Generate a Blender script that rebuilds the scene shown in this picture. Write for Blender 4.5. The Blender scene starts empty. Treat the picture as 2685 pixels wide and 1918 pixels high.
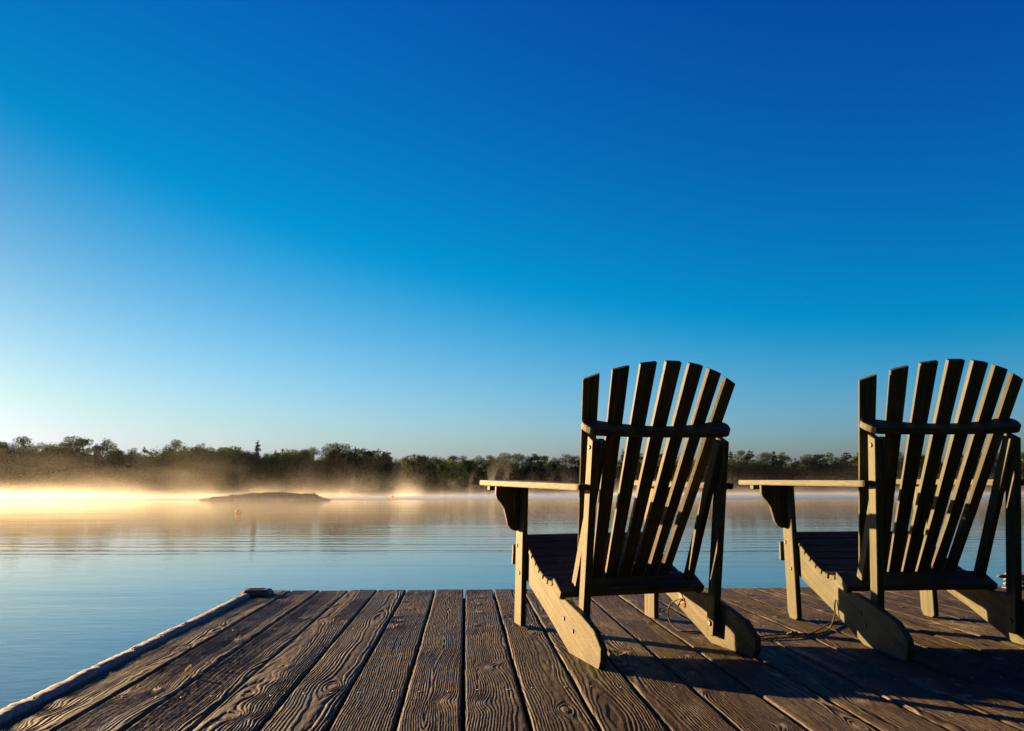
import bpy, bmesh, math, random
import numpy as np
from mathutils import Vector, Matrix, Euler
rad = math.radians
rng = np.random.default_rng(7)
random.seed(7)

# ------------------------------------------------------------------ camera, sky, sun
S = bpy.context.scene
COL = S.collection
CAMH = 1.05                      # camera above the lake
DECKH = CAMH - 0.5234            # deck surface above the lake
cam = bpy.data.cameras.new('camera')
camo = bpy.data.objects.new('camera', cam)
COL.objects.link(camo)
S.camera = camo
cam.sensor_fit = 'HORIZONTAL'
cam.sensor_width = 36
cam.lens = 2030.26 / 2685 * 36
cam.clip_start = 0.05
cam.clip_end = 20000
PITCH = math.atan((1278.7 - 959) / 2030.26)
ROLL = -0.0015
camo.matrix_world = (Matrix.Translation((0, 0, CAMH)) @ Matrix.Rotation(PITCH, 4, 'X')
                     @ Matrix.Rotation(math.pi / 2, 4, 'X') @ Matrix.Rotation(ROLL, 4, 'Z'))

SUN_AZ = rad(51.5)               # left of straight ahead
SUN_EL = rad(9.6)
SUN_DIR = Vector((-math.sin(SUN_AZ) * math.cos(SUN_EL), math.cos(SUN_AZ) * math.cos(SUN_EL), math.sin(SUN_EL)))
sl = bpy.data.lights.new('sun', 'SUN')
sl.energy = 5.0
sl.angle = rad(0.5)
sl.color = (1.0, 0.64, 0.29)
so = bpy.data.objects.new('sun', sl)
so.rotation_euler = SUN_DIR.to_track_quat('Z', 'Y').to_euler()
COL.objects.link(so)

w = bpy.data.worlds.new('World')
S.world = w
w.use_nodes = True
nt = w.node_tree
for n in list(nt.nodes): nt.nodes.remove(n)
wo = nt.nodes.new('ShaderNodeOutputWorld')
bg = nt.nodes.new('ShaderNodeBackground')
sky = nt.nodes.new('ShaderNodeTexSky')
sky.sky_type = 'NISHITA'
sky.sun_disc = False
sky.sun_elevation = SUN_EL
sky.sun_rotation = -SUN_AZ
sky.altitude = 300
sky.air_density = 1.3
sky.dust_density = 0.3
sky.ozone_density = 6.0
# the photograph's strong polarised colour: a colour response on the sky's light
EXPO = 2.3
gm = nt.nodes.new('ShaderNodeGamma')
gm.inputs['Gamma'].default_value = 0.6
nt.links.new(sky.outputs[0], gm.inputs[0])
sp_ = nt.nodes.new('ShaderNodeSeparateXYZ')
nt.links.new(gm.outputs[0], sp_.inputs[0])
def wmath(op, a, b):
    q = nt.nodes.new('ShaderNodeMath'); q.operation = op
    for i, v in enumerate((a, b)):
        if isinstance(v, bpy.types.NodeSocket): nt.links.new(v, q.inputs[i])
        else: q.inputs[i].default_value = v
    return q.outputs[0]
comb = nt.nodes.new('ShaderNodeCombineXYZ')
GRADE = [(-0.0401, 0.1130, -0.2495, 0.1867), (-0.7057, 0.7146, -0.2641, 0.1762), (-1.0260, 0.8714, -0.0450, 0.1087)]
g2 = wmath('MULTIPLY', sp_.outputs[1], sp_.outputs[1])
GC = []
for row in GRADE:
    dp = nt.nodes.new('ShaderNodeVectorMath'); dp.operation = 'DOT_PRODUCT'
    nt.links.new(gm.outputs[0], dp.inputs[0])
    dp.inputs[1].default_value = [v * 10 / 2 ** EXPO for v in row[:3]]
    t_ = wmath('ADD', dp.outputs['Value'], wmath('MULTIPLY', g2, row[3] * 10 / 2 ** EXPO))
    if not GC:                    # red runs out smoothly instead of stopping dead
        e_ = 0.22 / 2 ** EXPO
        t_ = wmath('SUBTRACT', wmath('MULTIPLY', t_, 0.88), 0.10 / 2 ** EXPO)
        t_ = wmath('MULTIPLY', wmath('ADD', t_, wmath('SQRT', wmath('ADD', wmath('MULTIPLY', t_, t_), e_ * e_), 0.0)), 0.5)
        t_ = wmath('SUBTRACT', t_, 0.03 / 2 ** EXPO)
    GC.append(wmath('MINIMUM', wmath('MAXIMUM', t_, 0.004), 15 / 2 ** EXPO))
GR, GG, GB = GC
GB = wmath('MULTIPLY', GB, 1.07)
def sky_lim(op, ch, k, ref):
    q = nt.nodes.new('ShaderNodeMath'); q.operation = 'MULTIPLY'; q.inputs[1].default_value = k
    nt.links.new(ref, q.inputs[0])
    p = nt.nodes.new('ShaderNodeMath'); p.operation = op
    nt.links.new(ch, p.inputs[0]); nt.links.new(q.outputs[0], p.inputs[1])
    return p.outputs[0]
nt.links.new(sky_lim('MINIMUM', GR, 0.95, GG), comb.inputs[0])
nt.links.new(GG, comb.inputs[1])
nt.links.new(sky_lim('MAXIMUM', GB, 1.0, GG), comb.inputs[2])
nt.links.new(comb.outputs[0], bg.inputs['Color'])
bg.inputs['Strength'].default_value = 0.10
nt.links.new(bg.outputs[0], wo.inputs['Surface'])

S.view_settings.view_transform = 'Standard'
S.view_settings.look = 'None'
S.view_settings.exposure = EXPO
S.view_settings.gamma = 1.0
S.render.engine = 'CYCLES'
S.cycles.use_denoising = True
S.cycles.max_bounces = 6
S.cycles.volume_bounces = 0
S.cycles.transparent_max_bounces = 8
S.cycles.volume_step_rate = 0.16
S.cycles.volume_max_steps = 128
S.cycles.sample_clamp_indirect = 4.0

# the floating dock sits a hair out of level with the lake
DT = (Matrix.Translation((0, 0, CAMH)) @ Matrix.Rotation(-0.0050, 4, 'Y') @ Matrix.Translation((0, 0, -0.5234)))
CY = -0.0596                     # direction the deck boards run

# ------------------------------------------------------------------ helpers
def tag(o, label=None, cat=None, group=None, kind=None):
    if label: o['label'] = label
    if cat: o['category'] = cat
    if group: o['group'] = group
    if kind: o['kind'] = kind
    return o

def empty(name, mw=None):
    o = bpy.data.objects.new(name, None)
    COL.objects.link(o)
    o.empty_display_size = 0.1
    if mw is not None: o.matrix_world = mw
    return o

def link_mesh(name, me, mat, parent=None, mw=None):
    o = bpy.data.objects.new(name, me)
    COL.objects.link(o)
    if mat is not None and not me.materials: me.materials.append(mat)
    if parent is not None: o.parent = parent
    elif mw is not None: o.matrix_world = mw
    return o

def np_mesh(name, verts, faces, smooth=False):
    """verts Nx3, faces MxK (all the same K)"""
    verts = np.asarray(verts, dtype=np.float32)
    faces = np.asarray(faces, dtype=np.int32)
    me = bpy.data.meshes.new(name)
    me.vertices.add(len(verts))
    me.vertices.foreach_set('co', verts.ravel())
    k = faces.shape[1]
    me.loops.add(faces.size)
    me.loops.foreach_set('vertex_index', faces.ravel())
    me.polygons.add(len(faces))
    me.polygons.foreach_set('loop_start', np.arange(0, faces.size, k, dtype=np.int32))
    me.update(calc_edges=True)
    if smooth: me.polygons.foreach_set('use_smooth', np.ones(len(faces), dtype=bool))
    return me

def set_attr(me, name, data, typ='FLOAT'):
    a = me.attributes.new(name, typ, 'POINT')
    a.data.foreach_set('vector' if typ == 'FLOAT_VECTOR' else 'value', np.asarray(data, dtype=np.float32).ravel())

def hash2(ix, iy, seed):
    n = (ix.astype(np.int64) * 374761393 + iy.astype(np.int64) * 668265263 + seed * 69069 + 1013904223) & 0x7fffffff
    n = ((n ^ (n >> 13)) * 1274126177) & 0x7fffffff
    n = n ^ (n >> 16)
    return (n & 0xffff) / 65535.0 * 2 - 1

def vnoise(x, y, seed=0):
    x = np.asarray(x, float); y = np.asarray(y, float)
    x, y = np.broadcast_arrays(x, y)
    ix = np.floor(x); iy = np.floor(y)
    fx = x - ix; fy = y - iy
    fx = fx * fx * (3 - 2 * fx); fy = fy * fy * (3 - 2 * fy)
    a = hash2(ix, iy, seed); b = hash2(ix + 1, iy, seed)
    c = hash2(ix, iy + 1, seed); d = hash2(ix + 1, iy + 1, seed)
    return (a * (1 - fx) + b * fx) * (1 - fy) + (c * (1 - fx) + d * fx) * fy

def fbm(x, y, seed=0, octv=4):
    t = 0; a = 1.0; s = 0
    for i in range(octv):
        t = t + a * vnoise(np.asarray(x) * 2 ** i, np.asarray(y) * 2 ** i, seed + i * 17); s += a; a *= 0.5
    return t / s

class N:
    """tiny node-tree writer"""
    def __init__(s, name):
        s.m = bpy.data.materials.new(name); s.m.use_nodes = True
        s.t = s.m.node_tree
        for n in list(s.t.nodes): s.t.nodes.remove(n)
        s.out = s.t.nodes.new('ShaderNodeOutputMaterial')
    def n(s, typ, inp=None, **kw):
        n = s.t.nodes.new(typ)
        for k, v in kw.items(): setattr(n, k, v)
        for k, v in (inp or {}).items():
            if hasattr(v, 'links') or isinstance(v, bpy.types.NodeSocket): s.t.links.new(v, n.inputs[k])
            else: n.inputs[k].default_value = v
        return n
    def l(s, a, b): s.t.links.new(a, b)
    def math(s, op, a, b=None, c=None, clamp=False):
        n = s.t.nodes.new('ShaderNodeMath'); n.operation = op; n.use_clamp = clamp
        for i, v in enumerate((a, b, c)):
            if v is None: continue
            if isinstance(v, bpy.types.NodeSocket): s.t.links.new(v, n.inputs[i])
            else: n.inputs[i].default_value = v
        return n.outputs[0]
    def ramp(s, fac, stops):
        n = s.t.nodes.new('ShaderNodeValToRGB')
        e = n.color_ramp.elements
        while len(e) < len(stops): e.new(0.5)
        for q, (p, c) in zip(e, stops):
            q.position = p
            q.color = (c, c, c, 1) if not hasattr(c, '__len__') else (*c, 1)
        s.t.links.new(fac, n.inputs[0])
        return n.outputs[0]
    def mix(s, fac, a, b, blend='MIX'):
        n = s.t.nodes.new('ShaderNodeMix'); n.data_type = 'RGBA'; n.blend_type = blend
        for i, v in ((0, fac), (6, a), (7, b)):
            if isinstance(v, bpy.types.NodeSocket): s.t.links.new(v, n.inputs[i])
            elif i == 0: n.inputs[0].default_value = v
            else: n.inputs[i].default_value = (*v, 1)
        return n.outputs[2]
    def bsdf(s, **kw):
        return s.n('ShaderNodeBsdfPrincipled', {k.replace('_', ' '): v for k, v in kw.items()})

# ------------------------------------------------------------------ materials
def wood_paint(name, base, worn, bare, rough=0.62, wear=0.5, bump=0.5):
    a = N(name)
    at = a.n('ShaderNodeAttribute', attribute_name='wood').outputs['Vector']
    mp = a.n('ShaderNodeMapping', {'Vector': at, 'Scale': (4, 130, 130)}).outputs[0]
    grain = a.n('ShaderNodeTexNoise', {'Vector': mp, 'Scale': 1.0, 'Detail': 5.0, 'Roughness': 0.65, 'Distortion': 0.5}).outputs[0]
    mp2 = a.n('ShaderNodeMapping', {'Vector': at, 'Scale': (14, 60, 60)}).outputs[0]
    flake = a.n('ShaderNodeTexNoise', {'Vector': mp2, 'Scale': 1.0, 'Detail': 7.0, 'Roughness': 0.7}).outputs[0]
    blot = a.n('ShaderNodeTexNoise', {'Vector': at, 'Scale': 9.0, 'Detail': 5.0, 'Roughness': 0.6}).outputs[0]
    fine = a.n('ShaderNodeTexNoise', {'Vector': at, 'Scale': 220.0, 'Detail': 3.0}).outputs[0]
    c = a.mix(a.ramp(blot, [(0.35, 0.0), (0.68, 1.0)]), base, worn)
    c = a.mix(a.ramp(grain, [(0.36, 0.7), (0.50, 0.0)]), c, (base[0] * .42, base[1] * .42, base[2] * .42))
    c = a.mix(a.ramp(grain, [(0.56, 0.0), (0.66, 0.5)]), c, bare)
    fl = a.math('MULTIPLY', a.ramp(flake, [(0.60, 0.0), (0.66, 1.0)]), a.ramp(blot, [(0.35, 0.15), (0.6, 1.0)]))
    c = a.mix(a.math('MULTIPLY', fl, wear), c, bare)
    spots = a.n('ShaderNodeTexVoronoi', {'Vector': at, 'Scale': 34.0}, feature='F1').outputs[0]
    c = a.mix(a.ramp(spots, [(0.05, 0.8), (0.09, 0.0)]), c, (0.05, 0.035, 0.02))
    h = a.math('ADD', a.math('MULTIPLY', grain, 1.0), a.math('MULTIPLY', fine, 0.5))
    h = a.math('SUBTRACT', h, a.math('MULTIPLY', fl, 0.5))
    bp = a.n('ShaderNodeBump', {'Height': h, 'Strength': bump, 'Distance': 0.0025}).outputs[0]
    b = a.bsdf(Base_Color=c, Roughness=rough, Normal=bp)
    b.inputs['Specular IOR Level'].default_value = 0.14
    a.l(b.outputs[0], a.out.inputs['Surface'])
    return a.m

M_CH1 = wood_paint('weathered_khaki_paint', (0.052, 0.045, 0.018), (0.088, 0.074, 0.036), (0.185, 0.165, 0.105), wear=0.75, bump=0.7)
M_CH2 = wood_paint('smooth_olive_paint', (0.050, 0.052, 0.026), (0.075, 0.075, 0.040), (0.12, 0.118, 0.075), wear=0.3, bump=0.35)

def deck_mat():
    a = N('weathered_deck_wood')
    at = a.n('ShaderNodeAttribute', attribute_name='wood').outputs['Vector']
    g = a.n('ShaderNodeAttribute', attribute_name='grain').outputs['Fac']
    pid = a.n('ShaderNodeAttribute', attribute_name='board').outputs['Fac']
    mp = a.n('ShaderNodeMapping', {'Vector': at, 'Scale': (26, 3.0, 1)}).outputs[0]
    streak = a.n('ShaderNodeTexNoise', {'Vector': mp, 'Scale': 1.0, 'Detail': 6.0, 'Roughness': 0.65}).outputs[0]
    mp2 = a.n('ShaderNodeMapping', {'Vector': at, 'Scale': (1, 0.45, 1)}).outputs[0]
    blot = a.n('ShaderNodeTexNoise', {'Vector': mp2, 'Scale': 6.0, 'Detail': 6.0, 'Roughness': 0.65}).outputs[0]
    mpf = a.n('ShaderNodeMapping', {'Vector': at, 'Scale': (420, 70, 1)}).outputs[0]
    fine = a.n('ShaderNodeTexNoise', {'Vector': mpf, 'Scale': 1.0, 'Detail': 4.0}).outputs[0]
    c = a.mix(a.ramp(streak, [(0.3, 0.0), (0.7, 1.0)]), (0.019, 0.0135, 0.0065), (0.070, 0.050, 0.025))
    c = a.mix(a.math('MULTIPLY', pid, 0.55), c, (0.028, 0.021, 0.014))
    c = a.mix(a.ramp(blot, [(0.56, 0.0), (0.70, 0.7)]), c, (0.15, 0.135, 0.115))
    # early wood (the worn grooves) is coloured darker than the late-wood ridges
    c = a.mix(a.ramp(g, [(0.10, 0.65), (0.55, 0.0)]), c, (0.012, 0.009, 0.006))
    fr_ = a.n('ShaderNodeTexNoise', {'Vector': mp2, 'Scale': 2.3, 'Detail': 5.0, 'Roughness': 0.7}).outputs[0]
    frost_hi = a.math('MULTIPLY', a.ramp(fr_, [(0.44, 0.0), (0.62, 1.0)]), a.ramp(g, [(0.62, 0.0), (0.92, 1.0)]))
    frost_hi = a.math('MULTIPLY', frost_hi, a.ramp(fine, [(0.35, 0.25), (0.6, 1.0)]))
    c = a.mix(a.math('MULTIPLY', frost_hi, 0.75), c, (0.20, 0.18, 0.155))      # frost and bleached late wood, plus ridge highlights put into the colour
    kn = a.n('ShaderNodeAttribute', attribute_name='knot').outputs['Fac']
    c = a.mix(a.math('MULTIPLY', kn, 0.6), c, (0.20, 0.17, 0.14))
    sp = a.n('ShaderNodeTexVoronoi', {'Vector': at, 'Scale': 85.0}, feature='F1')
    spk = a.math('MULTIPLY', a.ramp(sp.outputs[0], [(0.07, 1.0), (0.12, 0.0)]), a.ramp(blot, [(0.42, 0.0), (0.6, 1.0)]))
    c = a.mix(a.math('MULTIPLY', spk, 0.8), c, (0.45, 0.42, 0.38))  # frost and dew specks, their sparkle painted in as pale colour
    h = a.math('ADD', a.math('MULTIPLY', fine, 0.5), a.math('MULTIPLY', streak, 0.25))
    bp = a.n('ShaderNodeBump', {'Height': h, 'Strength': 0.9, 'Distance': 0.002}).outputs[0]
    r = a.ramp(blot, [(0.3, 0.50), (0.7, 0.75)])
    b = a.bsdf(Base_Color=c, Roughness=r, Normal=bp)
    b.inputs['Specular IOR Level'].default_value = 0.14
    a.l(b.outputs[0], a.out.inputs['Surface'])
    return a.m
M_DECK = deck_mat()

def simple(name, col, rough=0.6, metal=0.0, nscale=30.0, var=0.35, bump=0.3, dist=0.003, spec=0.4, col2=None):
    a = N(name)
    tc = a.n('ShaderNodeTexCoord').outputs['Object']
    no = a.n('ShaderNodeTexNoise', {'Vector': tc, 'Scale': nscale, 'Detail': 6.0, 'Roughness': 0.65}).outputs[0]
    c2 = col2 or tuple(v * (1 - var) for v in col)
    c = a.mix(a.ramp(no, [(0.35, 0.0), (0.65, 1.0)]), c2, col)
    bp = a.n('ShaderNodeBump', {'Height': no, 'Strength': bump, 'Distance': dist}).outputs[0]
    b = a.bsdf(Base_Color=c, Roughness=rough, Metallic=metal, Normal=bp)
    b.inputs['Specular IOR Level'].default_value = spec
    a.l(b.outputs[0], a.out.inputs['Surface'])
    return a.m
M_STRIP = simple('frosted_rubber_edging', (0.42, 0.385, 0.34), 0.85, nscale=120, var=0.65, bump=0.7, dist=0.002, spec=0.2)
M_CAST = simple('grey_cast_fitting', (0.13, 0.13, 0.125), 0.6, metal=0.2, nscale=60, var=0.5, bump=0.6)
M_BEAM = simple('dark_wet_beam', (0.05, 0.038, 0.025), 0.8, nscale=25)
M_BOLT = simple('dull_painted_bolt', (0.05, 0.045, 0.025), 0.6, metal=0.0, nscale=200, var=0.5)
M_ROPE = simple('old_pale_rope', (0.17, 0.15, 0.095), 0.9, nscale=380, var=0.55, bump=1.0, dist=0.002, spec=0.1)
M_RUST = simple('rust_stain', (0.15, 0.05, 0.018), 0.9, nscale=120)
M_LABEL = simple('pale_torn_patch', (0.28, 0.25, 0.18), 0.9, nscale=80)
def thin_mat(name, c1, c2, sc, tr):
    a = N(name)
    tc = a.n('ShaderNodeTexCoord').outputs['Object']
    no = a.n('ShaderNodeTexNoise', {'Vector': tc, 'Scale': sc, 'Detail': 5.0}).outputs[0]
    c = a.mix(a.ramp(no, [(0.35, 0.0), (0.65, 1.0)]), c1, c2)
    b = a.bsdf(Base_Color=c, Roughness=0.5)
    t = a.n('ShaderNodeBsdfTranslucent', {'Color': c})
    m_ = a.n('ShaderNodeMixShader', {0: tr})
    a.l(b.outputs[0], m_.inputs[1]); a.l(t.outputs[0], m_.inputs[2]); a.l(m_.outputs[0], a.out.inputs['Surface'])
    return a.m
M_BUOY = thin_mat('faded_orange_float', (0.58, 0.43, 0.20), (0.68, 0.53, 0.28), 9.0, 0.6)
M_WING = thin_mat('straw_wing', (0.38, 0.32, 0.18), (0.50, 0.45, 0.30), 300.0, 0.6)
M_ROCK = simple('grey_brown_rock', (0.085, 0.068, 0.05), 0.9, nscale=2.2, var=0.55, bump=0.9, dist=0.1, spec=0.2)
M_BARK = simple('grey_bark', (0.075, 0.060, 0.045), 0.9, nscale=14, var=0.5, spec=0.2)
M_GROUND = simple('forest_floor', (0.05, 0.055, 0.025), 0.95, nscale=0.5, var=0.4, spec=0.1)

def leaf_mat(name, c1, c2, tr=0.3):
    a = N(name)
    geo = a.n('ShaderNodeNewGeometry')
    oi = a.n('ShaderNodeObjectInfo')
    v = a.n('ShaderNodeTexNoise', {'Vector': geo.outputs['Position'], 'Scale': 0.55, 'Detail': 3.0}).outputs[0]
    f = a.math('ADD', a.math('MULTIPLY', v, 0.9), a.math('MULTIPLY', oi.outputs['Random'], 0.35))
    f = a.math('ADD', f, a.math('MULTIPLY', geo.outputs['Random Per Island'], 0.3))
    c = a.mix(a.math('SUBTRACT', f, 0.3, clamp=True), c1, c2)
    b = a.bsdf(Base_Color=c, Roughness=0.6)
    b.inputs['Specular IOR Level'].default_value = 0.25
    t = a.n('ShaderNodeBsdfTranslucent', {'Color': c})
    mx = a.n('ShaderNodeMixShader', {0: tr})
    a.l(b.outputs[0], mx.inputs[1]); a.l(t.outputs[0], mx.inputs[2])
    a.l(mx.outputs[0], a.out.inputs['Surface'])
    return a.m
M_LEAF = leaf_mat('broadleaf_foliage', (0.010, 0.030, 0.005), (0.032, 0.074, 0.010), 0.38)
M_NEEDLE = leaf_mat('conifer_foliage', (0.012, 0.022, 0.008), (0.028, 0.040, 0.013), 0.15)
M_GRASS = leaf_mat('island_grass', (0.05, 0.085, 0.015), (0.14, 0.16, 0.035), 0.35)

# ------------------------------------------------------------------ water, ground
def water_mat():
    a = N('lake_water')
    pos = a.n('ShaderNodeNewGeometry').outputs['Position']
    sep = a.n('ShaderNodeSeparateXYZ', {0: pos})
    X, Y = sep.outputs[0], sep.outputs[1]
    def no(scale, sc, det, rot=0.0, dist=0.0):
        mp = a.n('ShaderNodeMapping', {'Vector': pos, 'Scale': (*scale, 1), 'Rotation': (0, 0, rot)}).outputs[0]
        return a.n('ShaderNodeTexNoise', {'Vector': mp, 'Scale': sc, 'Detail': det, 'Roughness': 0.55, 'Distortion': dist}).outputs[0]
    small = no((0.5, 1.0), 9.0, 3.0, 0.1)
    mid = no((0.35, 1.0), 1.6, 3.0, -0.1, 0.4)
    big = no((0.2, 1.0), 0.30, 2.0, 0.05)
    # a slow wake rolling across at some 11 to 20 m
    wv = a.n('ShaderNodeTexWave', {'Vector': a.n('ShaderNodeMapping', {'Vector': pos, 'Rotation': (0, 0, rad(1.5))}).outputs[0],
             'Scale': 0.42, 'Distortion': 5.0, 'Detail': 3.0, 'Detail Scale': 0.12}, wave_type='BANDS', bands_direction='Y', wave_profile='SIN').outputs[0]
    yy = a.math('ADD', Y, a.math('MULTIPLY', no((0.05, 0.05), 1.0, 2.0), 6.0))
    wm = a.math('MULTIPLY', a.ramp(a.math('DIVIDE', yy, 40.0), [(0.31, 0.0), (0.37, 1.0)]), a.ramp(a.math('DIVIDE', yy, 40.0), [(0.46, 1.0), (0.56, 0.0)]))
    h = a.math('ADD', a.math('MULTIPLY', small, 0.0016), a.math('MULTIPLY', mid, 0.0042))
    h = a.math('ADD', h, a.math('MULTIPLY', big, 0.012))
    h = a.math('ADD', h, a.math('MULTIPLY', a.math('MULTIPLY', wv, wm), a.math('MULTIPLY', a.ramp(no((0.10, 0.9), 0.8, 3.0), [(0.38, 0.0), (0.62, 1.0)]), 0.0052)))
    bp = a.n('ShaderNodeBump', {'Height': h, 'Strength': 1.0, 'Distance': 1.0}).outputs[0]
    # beyond the island a breeze ruffles the surface
    far = a.ramp(a.math('DIVIDE', a.math('ADD', Y, a.math('MULTIPLY', no((0.06, 1.0), 0.5, 2.0), 4.0)), 140.0), [(0.470, 0.0), (0.500, 1.0)])
    rough = a.math('ADD', a.math('MULTIPLY', far, 0.22), 0.015)
    b = a.bsdf(Base_Color=(0.035, 0.070, 0.085, 1), Roughness=rough, Normal=bp, IOR=2.1)
    a.l(b.outputs[0], a.out.inputs['Surface'])
    return a.m
me = np_mesh('water', [(-1500, -300, 0), (1500, -300, 0), (1500, 700, 0), (-1500, 700, 0)], [(0, 1, 2, 3)])
tag(link_mesh('water', me, water_mat()), kind='structure')

def shore_y(x):
    x = np.asarray(x, float)
    t = np.clip((x + 23) / 13.0, 0, 1); t = t * t * (3 - 2 * t)
    return 131 + 66 * t + 1.8 * fbm(x / 14, x * 0, 5, 3) - np.clip(-x - 150, 0, None) * 0.15
def ground_z(x, y):
    d = y - shore_y(x)
    right = np.clip((x + 15) / 40, 0, 1)
    return np.where(d < 0, np.clip(d * 0.15, -1.0, 0) - 0.05,
                    0.25 + np.clip(d, 0, 8) * 0.09 + np.clip(d - 6, 0, 60) * (0.03 + 0.035 * right)) + 0.1 * fbm(x / 6, y / 6, 9, 3)
gx = np.concatenate([np.linspace(-1500, -220, 40), np.linspace(-210, 260, 236), np.linspace(270, 1500, 40)])
gd = np.concatenate([np.linspace(-3, 3, 9), np.linspace(4, 60, 30), np.array([80, 120, 200, 400, 900, 2500])])
GX, GD = np.meshgrid(gx, gd, indexing='ij')
GY = shore_y(GX) + GD
GZ = ground_z(GX, GY)
nx, ny = GX.shape
idx = np.arange(nx * ny).reshape(nx, ny)
faces = np.stack([idx[:-1, :-1], idx[1:, :-1], idx[1:, 1:], idx[:-1, 1:]], -1).reshape(-1, 4)
me = np_mesh('shore_ground', np.stack([GX, GY, GZ], -1).reshape(-1, 3), faces, True)
tag(link_mesh('ground', me, M_GROUND), kind='structure')

# ------------------------------------------------------------------ trees
def leaf_quads(cent, size, r, flat=0.0):
    """one small bent-free quad per centre, random orientation"""
    n = len(cent)
    a = r.normal(size=(n, 3)); a[:, 2] *= (1 - flat); a /= np.linalg.norm(a, axis=1)[:, None]
    b = r.normal(size=(n, 3)); b -= a * (a * b).sum(1)[:, None]; b /= np.linalg.norm(b, axis=1)[:, None]
    s = (size * r.uniform(0.6, 1.3, n))[:, None]
    v = np.stack([cent - a * s, cent + b * s * 0.55, cent + a * s, cent - b * s * 0.55], 1).reshape(-1, 3)
    f = np.arange(n * 4).reshape(n, 4)
    return v, f

def tube_np(p0, p1, r0, r1, k=6):
    p0, p1 = np.array(p0, float), np.array(p1, float)
    d = p1 - p0; d /= np.linalg.norm(d) + 1e-9
    u = np.cross(d, (0.3, 0.9, 0.1)); u /= np.linalg.norm(u); v2 = np.cross(d, u)
    an = np.arange(k) / k * 2 * math.pi
    ring = np.cos(an)[:, None] * u + np.sin(an)[:, None] * v2
    vs = np.concatenate([p0 + ring * r0, p1 + ring * r1])
    fs = [(i, (i + 1) % k, k + (i + 1) % k, k + i) for i in range(k)]
    return vs, np.array(fs)

def merge(parts):
    V, F, o = [], [], 0
    for v, f in parts:
        V.append(v); F.append(f + o); o += len(v)
    return np.concatenate(V), np.concatenate(F)

def broad_tree(seed, H, W, airy=0.0, nclump=26, per=230, leaf=0.135, base=0.18):
    """crown and trunk arrays for a broadleaf tree of height H and crown width W, foot at the origin"""
    r = np.random.default_rng(seed)
    tr = []
    lean = r.uniform(-0.06, 0.06, 2) * H
    top = np.array([lean[0], lean[1], H * 0.86])
    pts = [np.zeros(3), np.array([lean[0] * .3, lean[1] * .3, H * .35]), top * [0.7, 0.7, 0.75], top]
    R = [0.022 * H, 0.017 * H, 0.010 * H, 0.004 * H]
    for i in range(3): tr.append(tube_np(pts[i], pts[i + 1], R[i], R[i + 1]))
    cl = []
    for i in range(nclump):
        t = r.uniform(base, 1.0) ** 0.8
        prof = math.sin(math.pi * min(1, (t - base) / (1 - base) * 0.80 + 0.17)) ** 0.7
        an = r.uniform(0, 2 * math.pi); rr = W * 0.5 * prof * math.sqrt(r.uniform(0.1, 1))
        c = np.array([lean[0] * t + rr * math.cos(an), lean[1] * t + rr * math.sin(an), H * t * 0.93])
        s = W * r.uniform(0.10, 0.20) * (1 - 0.35 * airy)
        cl.append((c, s))
        if r.uniform() < 0.6:
            a0 = np.array([lean[0], lean[1], 0]) * t * .6 + np.array([0, 0, H * max(0.2, t * 0.93 - 0.18)])
            tr.append(tube_np(a0, c, 0.006 * H, 0.0015 * H, 5))
    cs = []
    for c, s in cl:
        m = int(per * (s / (W * 0.15)) ** 2 * (1 - 0.45 * airy))
        d = r.normal(size=(m, 3)); d /= np.linalg.norm(d, axis=1)[:, None]
        rad_ = s * r.uniform(0.25, 1.0, m) ** 0.5
        q = c + d * rad_[:, None] * [1.15, 1.15, 0.75]
        cs.append(q)
        k = int(m * 0.07)                    # stray sprigs break the outline
        cs.append(c + d[:k] * s * r.uniform(1.0, 1.5, k)[:, None] * [1.1, 1.1, 0.9])
    return leaf_quads(np.concatenate(cs), leaf, r), merge(tr)

def conifer(seed, H, W, pine=False, leaf=0.16):
    r = np.random.default_rng(seed)
    tr = [tube_np((0, 0, 0), (0, 0, H * 0.99), 0.016 * H, 0.002 * H)]
    cs = []
    z0 = 0.30 if pine else 0.12
    nl = 13 if pine else 24
    for i in range(nl):
        t = z0 + (1 - z0) * (i + r.uniform(-.25, .25)) / nl
        L = W * 0.5 * ((1 - (t - z0) / (1 - z0)) ** (0.55 if pine else 0.85)) * r.uniform(0.75, 1.15) + 0.12
        nb = 5 if pine else 6
        for k in range(nb):
            an = r.uniform(0, 2 * math.pi)
            e = np.array([math.cos(an) * L, math.sin(an) * L, (0.10 if pine else -0.18) * L])
            p0 = np.array([0, 0, H * t])
            tr.append(tube_np(p0, p0 + e, 0.004 * H, 0.001 * H, 4))
            m = int((26 if pine else 18) * (0.4 + L))
            q = r.uniform(0.25 if not pine else 0.45, 1.05, m)
            sp = 0.11 * L + 0.09
            cs.append(p0 + e * q[:, None] + r.normal(size=(m, 3)) * [sp, sp, sp * 0.55])
    cs.append(np.array([0, 0, H]) + r.normal(size=(12, 3)) * [0.07, 0.07, 0.22])
    return leaf_quads(np.concatenate(cs), leaf, r, 0.4), merge(tr)

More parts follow.
